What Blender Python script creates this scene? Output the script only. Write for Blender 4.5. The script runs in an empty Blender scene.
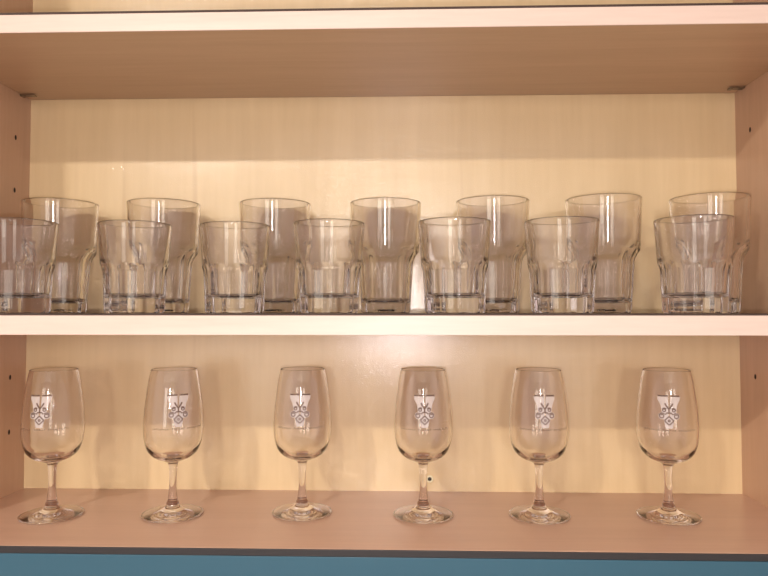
import bpy, bmesh, math, random
from mathutils import Vector
random.seed(7)
PI = math.pi
sc = bpy.context.scene
COL = sc.collection
Z0 = 1.35                      # height of the lower shelf's top above the floor
HW = 0.425                     # half the inner width of the cabinet
D = 0.193                      # inner depth (front plane at y = -D, back panel at y = 0)
M_B, M_T = 0.1906, 0.2083      # middle shelf, underside and top
T_B, T_T = 0.4710, 0.4879      # upper shelf, underside and top
LIN = 0.0016                   # liner thickness

# ------------------------------------------------------------------ helpers
def tag(o, label=None, cat=None, group=None, kind=None):
    if label: o['label'] = label
    if cat: o['category'] = cat
    if group: o['group'] = group
    if kind: o['kind'] = kind
    return o

def empty(name, loc):
    o = bpy.data.objects.new(name, None)
    o.empty_display_size = 0.02
    COL.objects.link(o)
    o.location = loc
    return o

def mesh_obj(name, bm, mats, parent=None, smooth=False, loc=None):
    me = bpy.data.meshes.new(name)
    bm.normal_update()
    bm.to_mesh(me); bm.free()
    for m in (mats if isinstance(mats, (list, tuple)) else [mats]):
        me.materials.append(m)
    if smooth:
        for p in me.polygons: p.use_smooth = True
    o = bpy.data.objects.new(name, me)
    COL.objects.link(o)
    if parent: o.parent = parent
    if loc: o.location = loc
    return o

def add_box(bm, x0, x1, y0, y1, z0, z1, bevel=0.0):
    t = bmesh.new()
    vs = [t.verts.new((x, y, z)) for z in (z0, z1) for x, y in ((x0, y0), (x1, y0), (x1, y1), (x0, y1))]
    for f in ((3, 2, 1, 0), (4, 5, 6, 7), (0, 1, 5, 4), (1, 2, 6, 5), (2, 3, 7, 6), (3, 0, 4, 7)):
        t.faces.new([vs[i] for i in f])
    if bevel:
        bmesh.ops.bevel(t, geom=list(t.edges), offset=bevel, segments=2, profile=0.5, affect='EDGES')
    me = bpy.data.meshes.new('tmp'); t.to_mesh(me); t.free()
    bm.from_mesh(me); bpy.data.meshes.remove(me)
    return bm

def box(name, mat, parent, x0, x1, y0, y1, z0, z1, bevel=0.0):
    return mesh_obj(name, add_box(bmesh.new(), x0, x1, y0, y1, z0, z1, bevel), mat, parent)

def lathe(prof, n=96):
    """surface of revolution of an (r, z) profile, outward side to the right of travel upwards"""
    bm = bmesh.new(); rings = []
    for r, z in prof:
        if r < 1e-7: rings.append([bm.verts.new((0, 0, z))])
        else: rings.append([bm.verts.new((r*math.cos(2*PI*k/n), r*math.sin(2*PI*k/n), z)) for k in range(n)])
    for a, b in zip(rings, rings[1:]):
        for k in range(n):
            k2 = (k+1) % n
            q = [a[k % len(a)], a[k2 % len(a)], b[k2 % len(b)], b[k % len(b)]]
            u = []
            for v in q:
                if v not in u: u.append(v)
            if len(u) > 2: bm.faces.new(u)
    return bm

def interp(pts, t):
    if t <= pts[0][0]: return pts[0][1]
    for (a, va), (b, vb) in zip(pts, pts[1:]):
        if t <= b: return va + (vb-va)*(t-a)/(b-a)
    return pts[-1][1]

def spline(pts, per=8):
    """Catmull-Rom through (r, z) points"""
    P = [Vector(p) for p in pts]; out = []
    for i in range(len(P)-1):
        p0, p1, p2, p3 = P[max(i-1, 0)], P[i], P[i+1], P[min(i+2, len(P)-1)]
        for k in range(per):
            t = k/per
            v = 0.5*((2*p1)+(p2-p0)*t+(2*p0-5*p1+4*p2-p3)*t*t+(3*p1-p0-3*p2+p3)*t**3)
            out.append((max(v.x, 0), v.y))
    out.append(tuple(P[-1]))
    return out

# ------------------------------------------------------------------ materials
def mat(name):
    m = bpy.data.materials.new(name); m.use_nodes = True
    nt = m.node_tree; b = nt.nodes['Principled BSDF']
    return m, nt, b

def plain(name, col, rough=0.5, metal=0.0, spec=0.5):
    m, nt, b = mat(name)
    b.inputs['Base Color'].default_value = (*col, 1)
    b.inputs['Roughness'].default_value = rough
    b.inputs['Metallic'].default_value = metal
    b.inputs['Specular IOR Level'].default_value = spec
    return m

def wood(name, light, dark, stretch, rough=0.35, peel=0.0, fleck=None):
    """printed beech or maple decor: long soft streaks, fine pores, optional orange-peel lacquer"""
    m, nt, b = mat(name)
    N, L = nt.nodes, nt.links
    tc = N.new('ShaderNodeTexCoord')
    mp = N.new('ShaderNodeMapping'); mp.inputs['Scale'].default_value = stretch
    L.new(tc.outputs['Object'], mp.inputs['Vector'])
    n1 = N.new('ShaderNodeTexNoise'); n1.inputs['Scale'].default_value = 1.0
    n1.inputs['Detail'].default_value = 5; n1.inputs['Roughness'].default_value = 0.6; n1.inputs['Distortion'].default_value = 0.4
    L.new(mp.outputs[0], n1.inputs['Vector'])
    n2 = N.new('ShaderNodeTexNoise'); n2.inputs['Scale'].default_value = 6.0; n2.inputs['Detail'].default_value = 3
    L.new(mp.outputs[0], n2.inputs['Vector'])
    mx = N.new('ShaderNodeMath'); mx.operation = 'MULTIPLY_ADD'
    L.new(n2.outputs['Fac'], mx.inputs[0]); mx.inputs[1].default_value = 0.35
    sub = N.new('ShaderNodeMath'); sub.operation = 'MULTIPLY'; sub.inputs[1].default_value = 0.75
    L.new(n1.outputs['Fac'], sub.inputs[0]); L.new(sub.outputs[0], mx.inputs[2])
    cr = N.new('ShaderNodeValToRGB')
    cr.color_ramp.elements[0].position = 0.36; cr.color_ramp.elements[0].color = (*dark, 1)
    cr.color_ramp.elements[1].position = 0.68; cr.color_ramp.elements[1].color = (*light, 1)
    L.new(mx.outputs[0], cr.inputs[0])
    out = cr.outputs[0]
    if fleck:
        mp2 = N.new('ShaderNodeMapping'); mp2.inputs['Scale'].default_value = tuple(6*s if s > 10 else 3*s for s in stretch)
        L.new(tc.outputs['Object'], mp2.inputs['Vector'])
        n3 = N.new('ShaderNodeTexNoise'); n3.inputs['Scale'].default_value = 0.55; n3.inputs['Detail'].default_value = 1
        L.new(mp2.outputs[0], n3.inputs['Vector'])
        c3 = N.new('ShaderNodeValToRGB')
        c3.color_ramp.elements[0].position = 0.70; c3.color_ramp.elements[0].color = (0, 0, 0, 1)
        c3.color_ramp.elements[1].position = 0.80; c3.color_ramp.elements[1].color = (0.5, 0.5, 0.5, 1)
        L.new(n3.outputs['Fac'], c3.inputs[0])
        mc = N.new('ShaderNodeMix'); mc.data_type = 'RGBA'
        L.new(c3.outputs[0], mc.inputs[0]); L.new(out, mc.inputs[6]); mc.inputs[7].default_value = (*fleck, 1)
        out = mc.outputs[2]
    L.new(out, b.inputs['Base Color'])
    b.inputs['Roughness'].default_value = rough
    if peel:
        b.inputs['Coat Weight'].default_value = 0.9; b.inputs['Coat Roughness'].default_value = 0.13
        np_ = N.new('ShaderNodeTexNoise'); np_.inputs['Scale'].default_value = 900; np_.inputs['Detail'].default_value = 1
        L.new(tc.outputs['Object'], np_.inputs['Vector'])
        bp = N.new('ShaderNodeBump'); bp.inputs['Strength'].default_value = peel; bp.inputs['Distance'].default_value = 0.0003
        L.new(np_.outputs['Fac'], bp.inputs['Height']); L.new(bp.outputs[0], b.inputs['Normal']); L.new(bp.outputs[0], b.inputs['Coat Normal'])
    return m

M_BACK = wood('maple_back', (0.71, 0.54, 0.305), (0.63, 0.465, 0.25), (17, 17, 1.3), 0.30, 0.5, fleck=(0.50, 0.33, 0.18))
M_SIDE = wood('beech_side', (0.60, 0.385, 0.245), (0.54, 0.335, 0.205), (40, 40, 3.0), 0.36)
M_SHELF = wood('beech_shelf', (0.60, 0.395, 0.235), (0.53, 0.335, 0.19), (2.2, 40, 40), 0.34)
M_DECK = wood('beech_deck', (0.60, 0.385, 0.27), (0.545, 0.34, 0.235), (2.2, 40, 40), 0.30)
M_EDGE = wood('beech_edge', (0.71, 0.565, 0.475), (0.655, 0.505, 0.42), (4, 60, 60), 0.42)
M_LINER = plain('brown_liner', (0.055, 0.032, 0.022), 0.7)
M_DARK = plain('dark_edge', (0.022, 0.021, 0.022), 0.5)
M_TEAL = plain('teal_laminate', (0.030, 0.100, 0.145), 0.38)
M_HOLE = plain('hole_dark', (0.02, 0.012, 0.008), 0.8)
M_METAL = plain('brushed_metal', (0.30, 0.24, 0.17), 0.35, 1.0)
M_PLUGRING = plain('cream_plastic', (0.78, 0.70, 0.48), 0.4)
M_PLUGCORE = plain('plug_core', (0.03, 0.024, 0.015), 0.45)

def glass_mat(name, col, ior=1.5, haze=0.08):
    m = bpy.data.materials.new(name); m.use_nodes = True
    nt = m.node_tree; nt.nodes.remove(nt.nodes['Principled BSDF'])
    g = nt.nodes.new('ShaderNodeBsdfGlass')
    g.inputs['Color'].default_value = (*col, 1)
    g.inputs['Roughness'].default_value = 0.0
    g.inputs['IOR'].default_value = ior
    g2 = nt.nodes.new('ShaderNodeBsdfGlass')            # a little haze mixed in to spread highlights into soft sparkle
    g2.inputs['Color'].default_value = (*col, 1)
    g2.inputs['Roughness'].default_value = 0.14
    g2.inputs['IOR'].default_value = ior
    mx = nt.nodes.new('ShaderNodeMixShader'); mx.inputs[0].default_value = haze
    nt.links.new(g.outputs[0], mx.inputs[1]); nt.links.new(g2.outputs[0], mx.inputs[2])
    nt.links.new(mx.outputs[0], nt.nodes['Material Output'].inputs['Surface'])
    return m
M_GLASS = glass_mat('clear_glass', (0.994, 0.992, 0.994))
M_TUMBLER = glass_mat('tumbler_glass', (0.992, 0.988, 0.985))

def print_mat(name, col, alpha):
    m, nt, b = mat(name)
    b.inputs['Base Color'].default_value = (*col, 1)
    b.inputs['Roughness'].default_value = 0.6
    b.inputs['Alpha'].default_value = alpha
    return m
M_PRINT = print_mat('white_print', (0.66, 0.61, 0.59), 0.55)
M_PRINT2 = print_mat('dark_print', (0.11, 0.06, 0.042), 0.85)

def emit(name, col, s):
    m = bpy.data.materials.new(name); m.use_nodes = True
    nt = m.node_tree; nt.nodes.remove(nt.nodes['Principled BSDF'])
    e = nt.nodes.new('ShaderNodeEmission'); e.inputs[0].default_value = (*col, 1); e.inputs[1].default_value = s
    nt.links.new(e.outputs[0], nt.nodes['Material Output'].inputs['Surface'])
    return m
LAMP_C = (1.0, 0.91, 0.82)
M_LAMP = emit('lamp_diffuser', LAMP_C, 8)
M_FILL_PANE = emit('fill_pane', (1.0, 0.93, 0.84), 1.0)  # glow for the panes of the added windows
M_WALL = plain('painted_wall', (0.76, 0.69, 0.73), 0.8)
M_CEIL = plain('ceiling_white', (0.80, 0.78, 0.75), 0.85)
M_FLOOR = wood('floor_boards', (0.62, 0.54, 0.47), (0.55, 0.47, 0.40), (1.5, 9, 9), 0.45)
M_WHITE = plain('white_enamel', (0.8, 0.8, 0.78), 0.4)

# ------------------------------------------------------------------ the room
RX, RY0, RY1, RH = 2.2, -3.9, 0.05, 2.40
def struct(name, m, *a):
    o = box(name, m, None, *a); o['kind'] = 'structure'; return o
struct('floor', M_FLOOR, -RX, RX, RY0, RY1, -0.1, 0.0)
struct('ceiling', M_CEIL, -RX, RX, RY0, RY1, RH, RH+0.1)
struct('wall_back', M_WALL, -RX, RX, RY1, RY1+0.1, 0, RH)
struct('wall_left', M_WALL, -RX-0.1, -RX, RY0, RY1, 0, RH)
struct('wall_right', M_WALL, RX, RX+0.1, RY0, RY1, 0, RH)
struct('wall_front', M_WALL, -RX, RX, RY0-0.1, RY0, 0, RH)
for nm, wx, hw in (('added_window_1', -1.15, 0.42), ('added_window_2', 0.95, 0.30)):  # unseen windows, added for ambient fill and upright streaks in the glasses
    wn = empty(nm, (wx, RY0+0.03, 1.0)); wn['kind'] = 'structure'
    box('added_window_frame', M_WHITE, wn, -hw-0.06, hw+0.06, -0.028, 0.0, -0.06, 1.16)
    for sx in (-1, 1):
        box('added_window_pane', M_FILL_PANE, wn, sx*hw/2-hw/2+0.02, sx*hw/2+hw/2-0.02, 0.001, 0.008, 0.0, 1.10)
        dl = bpy.data.lights.new('fill_light', 'AREA'); dl.shape = 'RECTANGLE'  # added fill light in front of each pane
        dl.size = hw-0.04; dl.size_y = 1.10; dl.color = (1.0, 0.93, 0.84)
        dl.energy = 5.0*PI*dl.size*dl.size_y; dl.cycles.is_caustics_light = True
        do = bpy.data.objects.new('fill_light', dl); COL.objects.link(do)
        do.location = (wx+sx*hw/2, RY0+0.03+0.009, 1.55); do.rotation_euler = (PI/2, 0, 0)

LAMP_SPOTS = [(-0.75, -1.585, 31.0, 'left round ceiling lamp in front of the cabinet'),
              (-0.15, -1.585, 14.0, 'right round ceiling lamp in front of the cabinet')]
def disc_prof(r, z0, z1): return [(0, z0), (r*0.97, z0), (r, z0+0.002), (r, z1), (0, z1)]
lamp0 = None
for x, y, watts, lab in LAMP_SPOTS:
    if lamp0 is None:
        lamp0 = r = empty('ceiling_lamp', (x, y, RH))
        kids = [mesh_obj('lamp_housing', lathe(disc_prof(0.075, -0.016, 0.0), 48), M_WHITE, r),
                mesh_obj('lamp_diffuser', lathe(disc_prof(0.058, -0.020, -0.0165), 48), M_LAMP, r)]
    else:
        r = lamp0.copy(); COL.objects.link(r); r.location = (x, y, RH)
        for k in kids:
            c = k.copy(); COL.objects.link(c); c.parent = r
    tag(r, lab, 'lamp', 'round ceiling lamps')
    al = bpy.data.lights.new('lamp_light', 'AREA'); al.shape = 'DISK'; al.size = 0.10
    al.energy = watts; al.color = LAMP_C; al.cycles.is_caustics_light = True
    ao = bpy.data.objects.new('lamp_light', al); COL.objects.link(ao)
    ao.location = (x, y, RH-0.0205)

# upright wall lamp opposite the cabinet
r = empty('wall_lamp', (0.03, RY0, 1.9))
tag(r, 'upright white wall lamp opposite the cabinet between the added windows', 'lamp')
box('lamp_housing', M_WHITE, r, -0.15, 0.15, 0.001, 0.05, -0.23, 0.23, 0.006)
box('lamp_diffuser', M_LAMP, r, -0.125, 0.125, 0.0505, 0.056, -0.20, 0.20)
al = bpy.data.lights.new('lamp_light', 'AREA'); al.shape = 'RECTANGLE'; al.size = 0.25; al.size_y = 0.40
al.energy = 70*PI*0.1; al.color = (1.0, 0.93, 0.88); al.cycles.is_caustics_light = True
ao = bpy.data.objects.new('lamp_light', al); COL.objects.link(ao)
ao.location = (0.03, RY0+0.057, 1.9); ao.rotation_euler = (PI/2, 0, 0)

# ------------------------------------------------------------------ the cabinet
cab = empty('cabinet', (0, 0, 0))
tag(cab, 'open wooden display cabinet with pale maple back and teal front below', 'cabinet')
TOP = Z0+0.86
TH = 0.018
for s in (-1, 1):
    x0, x1 = (HW, HW+TH) if s > 0 else (-HW-TH, -HW)
    box('side_panel', M_SIDE, cab, x0, x1, -D, 0.012, 0.0, TOP, 0.0006)
bk = box('back_panel', M_BACK, cab, -HW, HW, 0.0, 0.010, 0.06, TOP-TH)
box('top_panel', M_SHELF, cab, -HW, HW, -D, 0.0, TOP-TH, TOP)
dk = box('bottom_panel', M_DECK, cab, -HW, HW, -D+0.0015, 0.0, Z0-TH, Z0)
eb = box('edge_strip', M_DARK, dk, -HW, HW, -D-0.0006, -D+0.0014, Z0-0.0062, Z0-0.0003, 0.0003)
tag(eb, 'dark grey front edge strip')
tp = box('front_panel', M_TEAL, cab, -HW-TH, HW+TH, -D-0.0004, -D+0.0014, 0.08, Z0-0.0066, 0.0003)
tag(tp, 'teal front board under the bottom shelf')
box('plinth', M_DARK, cab, -HW, HW, -D+0.02, -D+0.035, 0.0, 0.079)

# shelf-pin holes in the two sides (64 mm apart)
def hole_bm(s):
    bm = bmesh.new(); n = 20
    c = 0.0004
    ring = [bm.verts.new((s*(HW-c), 0.0019*math.cos(2*PI*k/n), 0.0030*math.sin(2*PI*k/n))) for k in range(n)]
    inn = [bm.verts.new((s*(HW-0.00012), 0.0014*math.cos(2*PI*k/n), 0.0024*math.sin(2*PI*k/n))) for k in range(n)]
    for k in range(n):
        f = [ring[k], ring[(k+1) % n], inn[(k+1) % n], inn[k]]
        bm.faces.new(f if s > 0 else f[::-1])
    bm.faces.new(inn if s < 0 else inn[::-1])
    bmesh.ops.recalc_face_normals(bm, faces=bm.faces)
    return bm
for s, y, z in ((-1, -0.031, 0.4165), (-1, -0.031, 0.3543), (-1, -0.0325, 0.1356), (-1, -0.0325, 0.0725),
                (1, -0.0334, 0.4181), (1, -0.034, 0.139)):
    mesh_obj('pin_hole', hole_bm(s), M_HOLE, cab, loc=(0, y, Z0+z))

# steel supports under the upper shelf at the back corners
def support_bm(s):
    bm = bmesh.new()
    add_box(bm, -0.0085, 0.0085, -0.0040, 0.0040, -0.0016, -0.0004, 0.0004)
    add_box(bm, -0.0090, -0.0050, -0.0030, 0.0030, -0.0026, -0.0014, 0.0004)
    add_box(bm, 0.0020 if s > 0 else -0.0060, 0.0060 if s > 0 else -0.0020, -0.0015, 0.0015, -0.0028, -0.0014, 0.0004)
    return bm
for s in (-1, 1):
    o = mesh_obj('shelf_support', support_bm(s), M_METAL, cab, loc=(s*(HW-0.0088), -0.021, Z0+T_B-0.0002))
    tag(o, 'small dark metal shelf support')

# plug in the back panel
pc = empty('plug_cover', (0.062, 0, Z0+0.0144)); pc.parent = cab
bm = lathe([(0.0022, 0.0002), (0.0025, 0.0012), (0.0040, 0.0013), (0.0044, 0.0)], 32)
bmesh.ops.rotate(bm, verts=bm.verts, cent=(0, 0, 0), matrix=__import__('mathutils').Matrix.Rotation(PI/2, 3, 'X'))
bmesh.ops.recalc_face_normals(bm, faces=bm.faces)
o = mesh_obj('plug_ring', bm, M_PLUGRING, pc, True)
bm = lathe([(0, 0.0008), (0.0012, 0.0007), (0.0023, 0.0004), (0.0023, 0.0)], 32)
bmesh.ops.rotate(bm, verts=bm.verts, cent=(0, 0, 0), matrix=__import__('mathutils').Matrix.Rotation(PI/2, 3, 'X'))
mesh_obj('plug_core', bm, M_PLUGCORE, pc, True)

# ------------------------------------------------------------------ adjustable shelves and liners
def shelf(zb, zt, label):
    r = empty('shelf', (0, 0, Z0+zb))
    tag(r, label, 'shelf', 'adjustable wooden shelves')
    box('board', M_SHELF, r, -HW+0.0007, HW-0.0007, -D+0.0012, -0.0006, 0, zt-zb)
    box('edge_band', M_EDGE, r, -HW+0.0007, HW-0.0007, -D-0.0003, -D+0.0010, 0.0, zt-zb, 0.0004)
    return r
shelf(M_B, M_T, 'middle wooden shelf with pale front edge carrying the faceted tumblers')
shelf(T_B, T_T, 'upper wooden shelf with brown underside and nothing but a liner on it')
def liner(z, label, th=LIN):
    o = box('shelf_liner', M_LINER, None, -HW+0.002, HW-0.002, -D+0.0012, -0.002, Z0+z+0.0001, Z0+z+th)
    tag(o, label, 'shelf liner', 'dark shelf liners')
liner(M_T, 'thin dark brown liner under the faceted tumblers on the middle shelf')
liner(T_T, 'thin dark brown liner seen as a line along the upper shelf edge', 0.0028)

# ------------------------------------------------------------------ faceted tumblers
def smin(a, b, k):
    h = max(k-abs(a-b), 0.0)/k
    return min(a, b)-h*h*k*0.25

def tumbler_mesh(name, H, R, up, ap, flare, inner, zin, punt, n=240, nf=10):
    """up: round upper radius, ap: half-width across the flats, both relative to R over t = z / H"""
    f0, f1, fh = flare
    def apo(t):
        a = interp(ap, t)
        if t > f0: a += fh*((t-f0)/(f1-f0))**1.6
        return a*R
    def rad(t, th):
        ph = (th+PI/nf) % (2*PI/nf)-PI/nf
        a = apo(t)
        pan = smin(a/math.cos(ph), a/math.cos(2*PI/nf-abs(ph)), 0.045*a)-0.014*a*math.cos(ph*nf/2)**2
        r = smin(interp(up, t)*R, pan, 0.010*R)
        return r
    bm = bmesh.new(); rows = []
    def ring(fn, z):
        rows.append([bm.verts.new((fn(2*PI*k/n)*math.cos(2*PI*k/n), fn(2*PI*k/n)*math.sin(2*PI*k/n), z)) for k in range(n)])
    def pole(z): rows.append([bm.verts.new((0, 0, z))])
    # underside: shallow hollow, standing ring, rounded heel
    pole(punt)
    t0 = 0.03
    for q, z in ((0.18, punt*0.97), (0.36, punt*0.87), (0.54, punt*0.66), (0.68, punt*0.38), (0.76, punt*0.18), (0.82, 0.0001), (0.88, 0.0), (0.93, 0.0003), (0.965, 0.0010), (0.99, 0.0020)):
        ring(lambda th, q=q: rad(t0, th)*q, z)
    # outside
    ts = [t0+(f0-0.02-t0)*i/14 for i in range(15)]
    ts += [f0-0.02+(f1+0.03-f0+0.02)*i/44 for i in range(1, 45)]
    ts += [f1+0.03+(0.985-f1-0.03)*i/14 for i in range(1, 15)]
    for t in ts: ring(lambda th, t=t: rad(t, th), t*H)
    # rim bead
    ro, ri = rad(0.985, 0), interp(inner, 0.985)
    c, w = (ro+ri)/2, (ro-ri)/2
    for i in range(1, 10):
        a = PI*i/10
        ring(lambda th, a=a: c+w*math.cos(a), 0.985*H+w*1.1*math.sin(a))
    # inside
    tin = zin/H; m = 46
    for i in range(m+1):
        t = 0.985+(tin+0.05-0.985)*i/m
        ring(lambda th, t=t: interp(inner, t), t*H)
    rb = interp(inner, tin+0.05)
    for i in range(1, 9):
        a = PI/2*i/8
        h = 0.05*H
        ring(lambda th, a=a: rb-0.22*rb*(1-math.cos(a)), (tin+0.05)*H-h*0.85*math.sin(a))
    zc = zin+0.0
    ring(lambda th: rb*0.6, zc+0.05*H*0.08)
    ring(lambda th: rb*0.3, zc+0.05*H*0.02)
    pole(zc)
    for a, b in zip(rows, rows[1:]):
        for k in range(n):
            k2 = (k+1) % n
            u = []
            for v in (a[k % len(a)], a[k2 % len(a)], b[k2 % len(b)], b[k % len(b)]):
                if v not in u: u.append(v)
            bm.faces.new(u)
    bmesh.ops.recalc_face_normals(bm, faces=bm.faces)
    me = bpy.data.meshes.new(name); bm.to_mesh(me); bm.free()
    for p in me.polygons: p.use_smooth = True
    me.materials.append(M_TUMBLER)
    return me

R1, H1 = 0.0404, 0.1255
tall_me = tumbler_mesh('tall_tumbler', H1, R1, [(0, 0.90), (0.45, 0.925), (0.8, 0.97), (1, 1.0)],
                       [(0, 0.675), (0.1, 0.69), (0.45, 0.755), (1, 0.80)], (0.44, 0.58, 0.24),
                       [(0, 0.0235), (0.10, 0.0240), (0.40, 0.0264), (0.46, 0.0275), (0.56, 0.0330), (0.62, 0.0350), (1, 0.0384)], 0.0110, 0.0055)
R2, H2 = 0.0358, 0.0905
short_me = tumbler_mesh('short_tumbler', H2, R2, [(0, 0.88), (0.45, 0.905), (0.8, 0.96), (1, 1.0)],
                        [(0, 0.795), (0.1, 0.805), (0.45, 0.842), (1, 0.86)], (0.45, 0.60, 0.17),
                        [(0, 0.0240), (0.16, 0.0243), (0.40, 0.0262), (0.50, 0.0275), (0.60, 0.0296), (1, 0.0338)], 0.0150, 0.0030)
ZM = Z0+M_T+LIN+0.0001
TALL = [(-0.3579, -0.0523, 18, 'tall faceted tumbler at the far left of the back row, above the cut-off short one'),
        (-0.2416, -0.0459, 7, 'tall faceted tumbler second from left in back row, half behind the second short tumbler'),
        (-0.1149, -0.0420, 30, 'tall faceted tumbler third from left in back row, between third and fourth short tumblers'),
        (0.0110, -0.0425, 3, 'tall faceted tumbler in mid row with a dazzling white flash reflection'),
        (0.1306, -0.0521, 24, 'tall faceted tumbler third from right in back row, beside the fifth short tumbler'),
        (0.2501, -0.0609, 9, 'tall faceted tumbler second from right in back row, right of the sixth short tumbler'),
        (0.3631, -0.0644, 22, 'tall faceted tumbler at the right end of back row, mostly behind a short tumbler')]
SHORT = [(-0.3483, -0.1493, 10, 'short faceted tumbler at the far left, cut off by the picture edge'),
         (-0.2406, -0.1280, 4, 'short faceted tumbler second from left in the front row of the middle shelf'),
         (-0.1413, -0.1163, -13, 'short faceted tumbler third from left in the front row of the middle shelf'),
         (-0.0429, -0.1308, 5, 'short faceted tumbler fourth from left, just left of the brightly reflecting tall tumbler'),
         (0.0816, -0.1389, -25, 'short faceted tumbler just right of the brightly reflecting tall tumbler'),
         (0.1859, -0.1399, 12, 'short faceted tumbler second from right in the front row of the middle shelf'),
         (0.3094, -0.1488, 0, 'short faceted tumbler at the right end, in front of the last tall tumbler')]
CAMX, CAMY = 0.0318, -0.7876
def facing(x, y):                       # direction from a glass towards the viewer's side of the room
    return math.atan2(CAMY-y, CAMX-x)
for name, me, spots, grp in (('tall_tumbler', tall_me, TALL, 'tall faceted tumblers in the back row'),
                             ('short_tumbler', short_me, SHORT, 'short faceted tumblers in the front row')):
    first = None
    for x, y, a, lab in spots:
        if first is None:
            first = o = bpy.data.objects.new(name, me)
        else:
            o = first.copy()
        COL.objects.link(o)
        o.location = (x, y, ZM)
        o.rotation_euler = (0, 0, facing(x, y)+math.radians(a+18))   # a facet ridge that many degrees right of the front
        tag(o, lab, 'drinking glass', grp)

# ------------------------------------------------------------------ wine-tasting glasses
BOWL_OUT = [(0.0046, 0.0520), (0.0062, 0.0545), (0.0115, 0.0568), (0.0185, 0.0600), (0.0245, 0.0655), (0.0278, 0.0725), (0.0296, 0.0810),
            (0.0303, 0.0900), (0.0300, 0.1000), (0.0290, 0.1130), (0.0274, 0.1265), (0.0255, 0.1400), (0.0233, 0.1508)]
BOWL_IN = [(0.0223, 0.1508), (0.0245, 0.1400), (0.0264, 0.1265), (0.0280, 0.1130), (0.0289, 0.1000), (0.0291, 0.0900), (0.0283, 0.0810),
           (0.0263, 0.0728), (0.0225, 0.0666), (0.0170, 0.0622), (0.0090, 0.0598), (0.0, 0.0592)]
def outer_r(z):
    return interp([(zz, rr) for rr, zz in spline(BOWL_OUT, 8)], z)
STEM = [(0.0050, 0.0150), (0.0046, 0.0190), (0.0040, 0.0240), (0.0036, 0.0320), (0.0037, 0.0420), (0.0041, 0.0485), (0.0046, 0.0520)]
FOOT_OUT = [(0.0300, 0.0002), (0.0309, 0.0008), (0.0311, 0.0015), (0.0304, 0.0021), (0.0250, 0.0028), (0.0190, 0.0037), (0.0128, 0.0054),
            (0.0086, 0.0078), (0.0064, 0.0104), (0.0063, 0.0122), (0.0060, 0.0135), (0.0050, 0.0150)]
FOOT_IN = [(0.0, 0.0007), (0.008, 0.00065), (0.016, 0.0005), (0.024, 0.0003), (0.030, 0.0002)]
N_ = 128
def glass_part(name, prof, parent):
    return mesh_obj(name, lathe(prof, N_), M_GLASS, parent, True)

def wrap(bm, pts, faces_mi, lift):
    """points (u across, v height) wrapped onto the outside of the bowl around local -Y... u in metres of arc"""
    vs = []
    for u, v in pts:
        r = outer_r(v)+lift
        a = u/0.0296
        vs.append(bm.verts.new((r*math.cos(a), r*math.sin(a), v)))
    for f, mi in faces_mi:
        try:
            fc = bm.faces.new([vs[i] for i in f]); fc.material_index = mi
        except ValueError: pass

def strip_quad(bm, a, b, c, d, mi, lift, nu=6, nv=8):
    """quad a b (bottom) d c (top) subdivided so that it follows the bowl"""
    pts = []; fs = []
    for j in range(nv+1):
        for i in range(nu+1):
            s, t = i/nu, j/nv
            x = (a[0]*(1-s)+b[0]*s)*(1-t)+(d[0]*(1-s)+c[0]*s)*t
            y = (a[1]*(1-s)+b[1]*s)*(1-t)+(d[1]*(1-s)+c[1]*s)*t
            pts.append((x, y))
    for j in range(nv):
        for i in range(nu):
            k = j*(nu+1)+i
            fs.append(((k, k+1, k+nu+2, k+nu+1), mi))
    wrap(bm, pts, fs, lift)

def ribbon(bm, path, w, mi, lift):
    pts = []; fs = []
    n = len(path)
    for i, (x, y) in enumerate(path):
        x0, y0 = path[max(i-1, 0)]; x1, y1 = path[min(i+1, n-1)]
        dx, dy = x1-x0, y1-y0; l = math.hypot(dx, dy) or 1
        ww = w*0.5
        pts += [(x-dy/l*ww, y+dx/l*ww), (x+dy/l*ww, y-dx/l*ww)]
        if i: fs.append(((2*i-2, 2*i-1, 2*i+1, 2*i), mi))
    wrap(bm, pts, fs, lift)

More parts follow.
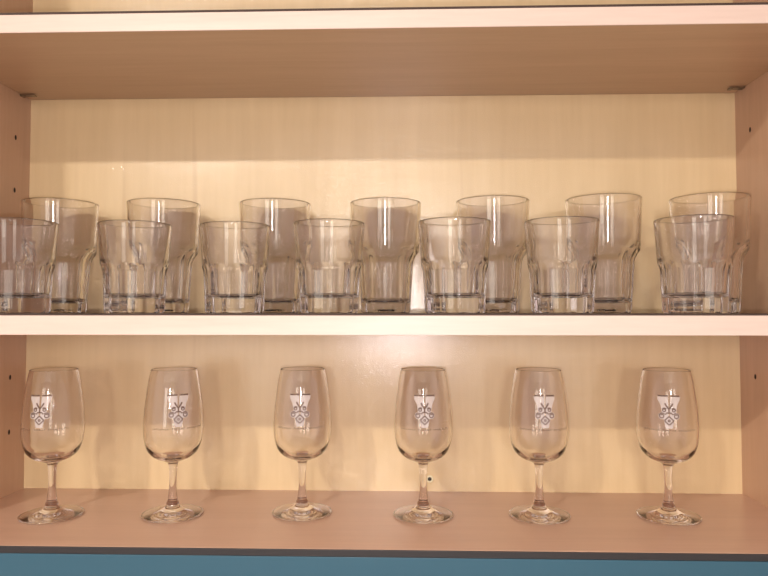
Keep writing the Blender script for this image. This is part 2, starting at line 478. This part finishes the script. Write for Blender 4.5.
VZ = 0.1095            # middle height of the letter
def emblem_bm():
    """printed letter V with dark serif caps, leaf sprig, round scrolls and a lattice diamond"""
    bm = bmesh.new()
    def P(x, y): return (x*0.001, VZ+y*0.001)
    L1, L2 = 0.00008, 0.00018
    # letter V in millimetres: serifs, then two arms that run together at the foot
    strip_quad(bm, P(-11.2, 13.4), P(-0.9, 13.4), P(-0.9, 16.8), P(-11.6, 16.8), 0, L1)
    strip_quad(bm, P(1.1, 13.4), P(11.0, 13.4), P(11.4, 16.8), P(1.1, 16.8), 0, L1)
    strip_quad(bm, P(-8.2, 9.0), P(-0.9, 9.0), P(-0.9, 13.4), P(-10.8, 13.4), 0, L1, 6, 4)
    strip_quad(bm, P(1.0, 9.0), P(8.2, 9.0), P(10.6, 13.4), P(1.1, 13.4), 0, L1, 6, 4)
    strip_quad(bm, P(-3.1, -14.2), P(0, -14.2), P(-0.9, 9.0), P(-8.2, 9.0), 0, L1, 6, 20)
    strip_quad(bm, P(0, -14.2), P(3.1, -14.2), P(8.2, 9.0), P(1.0, 9.0), 0, L1, 6, 20)
    strip_quad(bm, P(-11.6, 16.9), P(-0.9, 16.9), P(-0.9, 18.5), P(-11.6, 18.5), 1, L1, 6, 1)
    strip_quad(bm, P(1.4, 16.9), P(11.2, 16.9), P(11.2, 18.5), P(1.4, 18.5), 1, L1, 6, 1)
    def disc(cx, cy, r, mi, lift, n=20):
        pts = [P(cx, cy)]+[P(cx+r*math.cos(2*PI*k/n), cy+r*math.sin(2*PI*k/n)) for k in range(n)]
        wrap(bm, pts, [((0, 1+k, 1+(k+1) % n), mi) for k in range(n)], lift)
    for s in (-1, 1):
        for cx, cy, r0 in ((6.6, -2.0, 2.9), (4.4, 3.8, 2.1)):
            disc(s*cx, cy, r0+0.5, 0, 0.00012)
            ribbon(bm, [P(s*(cx+r0*(1-0.62*i/30)*math.cos(2.6-i/30*8.6)), cy+r0*(1-0.62*i/30)*math.sin(2.6-i/30*8.6)) for i in range(31)], 0.00105, 1, L2)
        # sprig leaves curling outwards
        ribbon(bm, [P(s*(0.3+3.2*math.sin(i/10*1.8)), 5.0+i*0.55+0.8*math.sin(i/10*PI)) for i in range(11)], 0.0016, 1, L2)
        ribbon(bm, [P(s*(0.6+i*0.45), 0.4+0.9*math.sin(i*0.7)) for i in range(8)], 0.0011, 1, L2)
    ribbon(bm, [P(0, 0.4+i*0.7) for i in range(8)], 0.0014, 1, L2)
    disc(0, -6.6, 4.4, 0, 0.00014)
    for k, wd in ((1.0, 0.0012), (0.28, 0.0010)):
        e = 4.3*k
        dm = [(0, -6.6+e), (e, -6.6), (0, -6.6-e), (-e, -6.6), (0, -6.6+e)]
        for (ax, ay), (bx, by) in zip(dm, dm[1:]):
            ribbon(bm, [P(ax+(bx-ax)*i/6, ay+(by-ay)*i/6) for i in range(7)], wd, 1, L2)
    return bm

def line_bm():
    """line of tiny print below the letter, too small to read: short strokes of letter size"""
    bm = bmesh.new(); rnd = random.Random(3)
    u = -0.0255
    while u < 0.0255:
        w = rnd.choice((0.0009, 0.0012, 0.0015))
        if rnd.random() > 0.14:
            z = 0.0925
            h = 0.0017
            k = rnd.randrange(4)
            ribbon(bm, [(u, z), (u, z+h)], 0.00045, 0, 0.00008)
            if k == 0: ribbon(bm, [(u, z+h), (u+w, z+h)], 0.0004, 0, 0.00008)
            if k == 1: ribbon(bm, [(u, z), (u+w, z)], 0.0004, 0, 0.00008)
            if k == 2: ribbon(bm, [(u+w, z), (u+w, z+h)], 0.00045, 0, 0.00008)
            if k == 3: ribbon(bm, [(u, z+h*0.5), (u+w, z+h*0.5)], 0.0004, 0, 0.00008)
        u += w+0.0010
    return bm

def make_wine():
    r = empty('wine_glass', (0, 0, 0))
    rim_c, rim_w = (0.0233+0.0223)/2, 0.0005
    rim = [(rim_c+rim_w*math.cos(PI*i/8), 0.1508+0.0006*math.sin(PI*i/8)) for i in range(1, 8)]
    b = glass_part('bowl', spline(BOWL_OUT, 8)+rim+spline(BOWL_IN, 8), r)
    glass_part('stem', spline(STEM, 8), r)
    glass_part('foot', spline(FOOT_IN, 4)+spline(FOOT_OUT, 6), r)
    e = mesh_obj('emblem', emblem_bm(), [M_PRINT, M_PRINT2], b)
    tag(e, 'white printed letter V with dark scrolls')
    t = mesh_obj('print_line', line_bm(), [M_PRINT2], b)
    tag(t, 'thin line of tiny print around the bowl')
    return r
WINE = [(-0.3346, -0.1040, -25, 'wine glass at the far left, its white V emblem turned to the left'),
        (-0.2101, -0.0970, 9, 'wine glass second from left on the bottom shelf'),
        (-0.0757, -0.0871, -5, 'wine glass third from left on the bottom shelf'),
        (0.0518, -0.0918, 3, 'wine glass beside the small round plug in the back panel'),
        (0.1723, -0.0895, 12.5, 'wine glass second from right on the bottom shelf, its emblem turned to the right'),
        (0.3050, -0.0892, 3.5, 'wine glass at the right end of the bottom shelf')]
wine0 = make_wine()
def copy_tree(o, parent=None):
    c = o.copy(); COL.objects.link(c)
    if parent: c.parent = parent
    for ch in list(o.children): copy_tree(ch, c)
    return c
for i, (x, y, a, lab) in enumerate(WINE):
    o = wine0 if i == 0 else copy_tree(wine0)
    o.location = (x, y, Z0+0.0001)
    o.rotation_euler = (0, 0, facing(x, y)+math.radians(a))
    tag(o, lab, 'wine glass', 'stemmed wine glasses on the bottom shelf')

for o in COL.objects:
    if o.type == 'MESH':
        mm = o.data.materials[0]
        if mm in (M_GLASS, M_TUMBLER): o.cycles.is_caustics_caster = True
        elif mm in (M_BACK, M_SIDE, M_DECK, M_SHELF, M_EDGE, M_LINER): o.cycles.is_caustics_receiver = True
# ------------------------------------------------------------------ lights, camera, view
fl = bpy.data.lights.new('phone_flash', 'POINT')
fl.cycles.is_caustics_light = True; fl.energy = 7.5; fl.color = (1.0, 0.92, 0.97); fl.shadow_soft_size = 0.005
fo = bpy.data.objects.new('phone_flash', fl); COL.objects.link(fo)
fo.location = (0.0250, -0.7876, Z0+0.2119-0.018)

w = bpy.data.worlds.new('World'); sc.world = w; w.use_nodes = True
w.node_tree.nodes['Background'].inputs[0].default_value = (0.8, 0.85, 1, 1)
w.node_tree.nodes['Background'].inputs[1].default_value = 0.3

cd = bpy.data.cameras.new('camera'); cam = bpy.data.objects.new('camera', cd); COL.objects.link(cam)
cd.sensor_width = 36.0; cd.lens = 660*36/768; cd.clip_start = 0.02
cam.location = (CAMX, CAMY, Z0+0.2119)
cam.rotation_euler = (PI/2+0.0356, 0.0, 0.0301)
sc.camera = cam
vs = sc.view_settings
vs.view_transform = 'Standard'; vs.look = 'None'; vs.exposure = -0.38; vs.gamma = 1.0; vs.use_curve_mapping = False
cy = sc.cycles
cy.max_bounces = 28; cy.transmission_bounces = 28; cy.glossy_bounces = 12; cy.diffuse_bounces = 5; cy.transparent_max_bounces = 24
cy.caustics_reflective = True; cy.caustics_refractive = True
cy.blur_glossy = 0.3; cy.sample_clamp_indirect = 6
cy.use_denoising = True
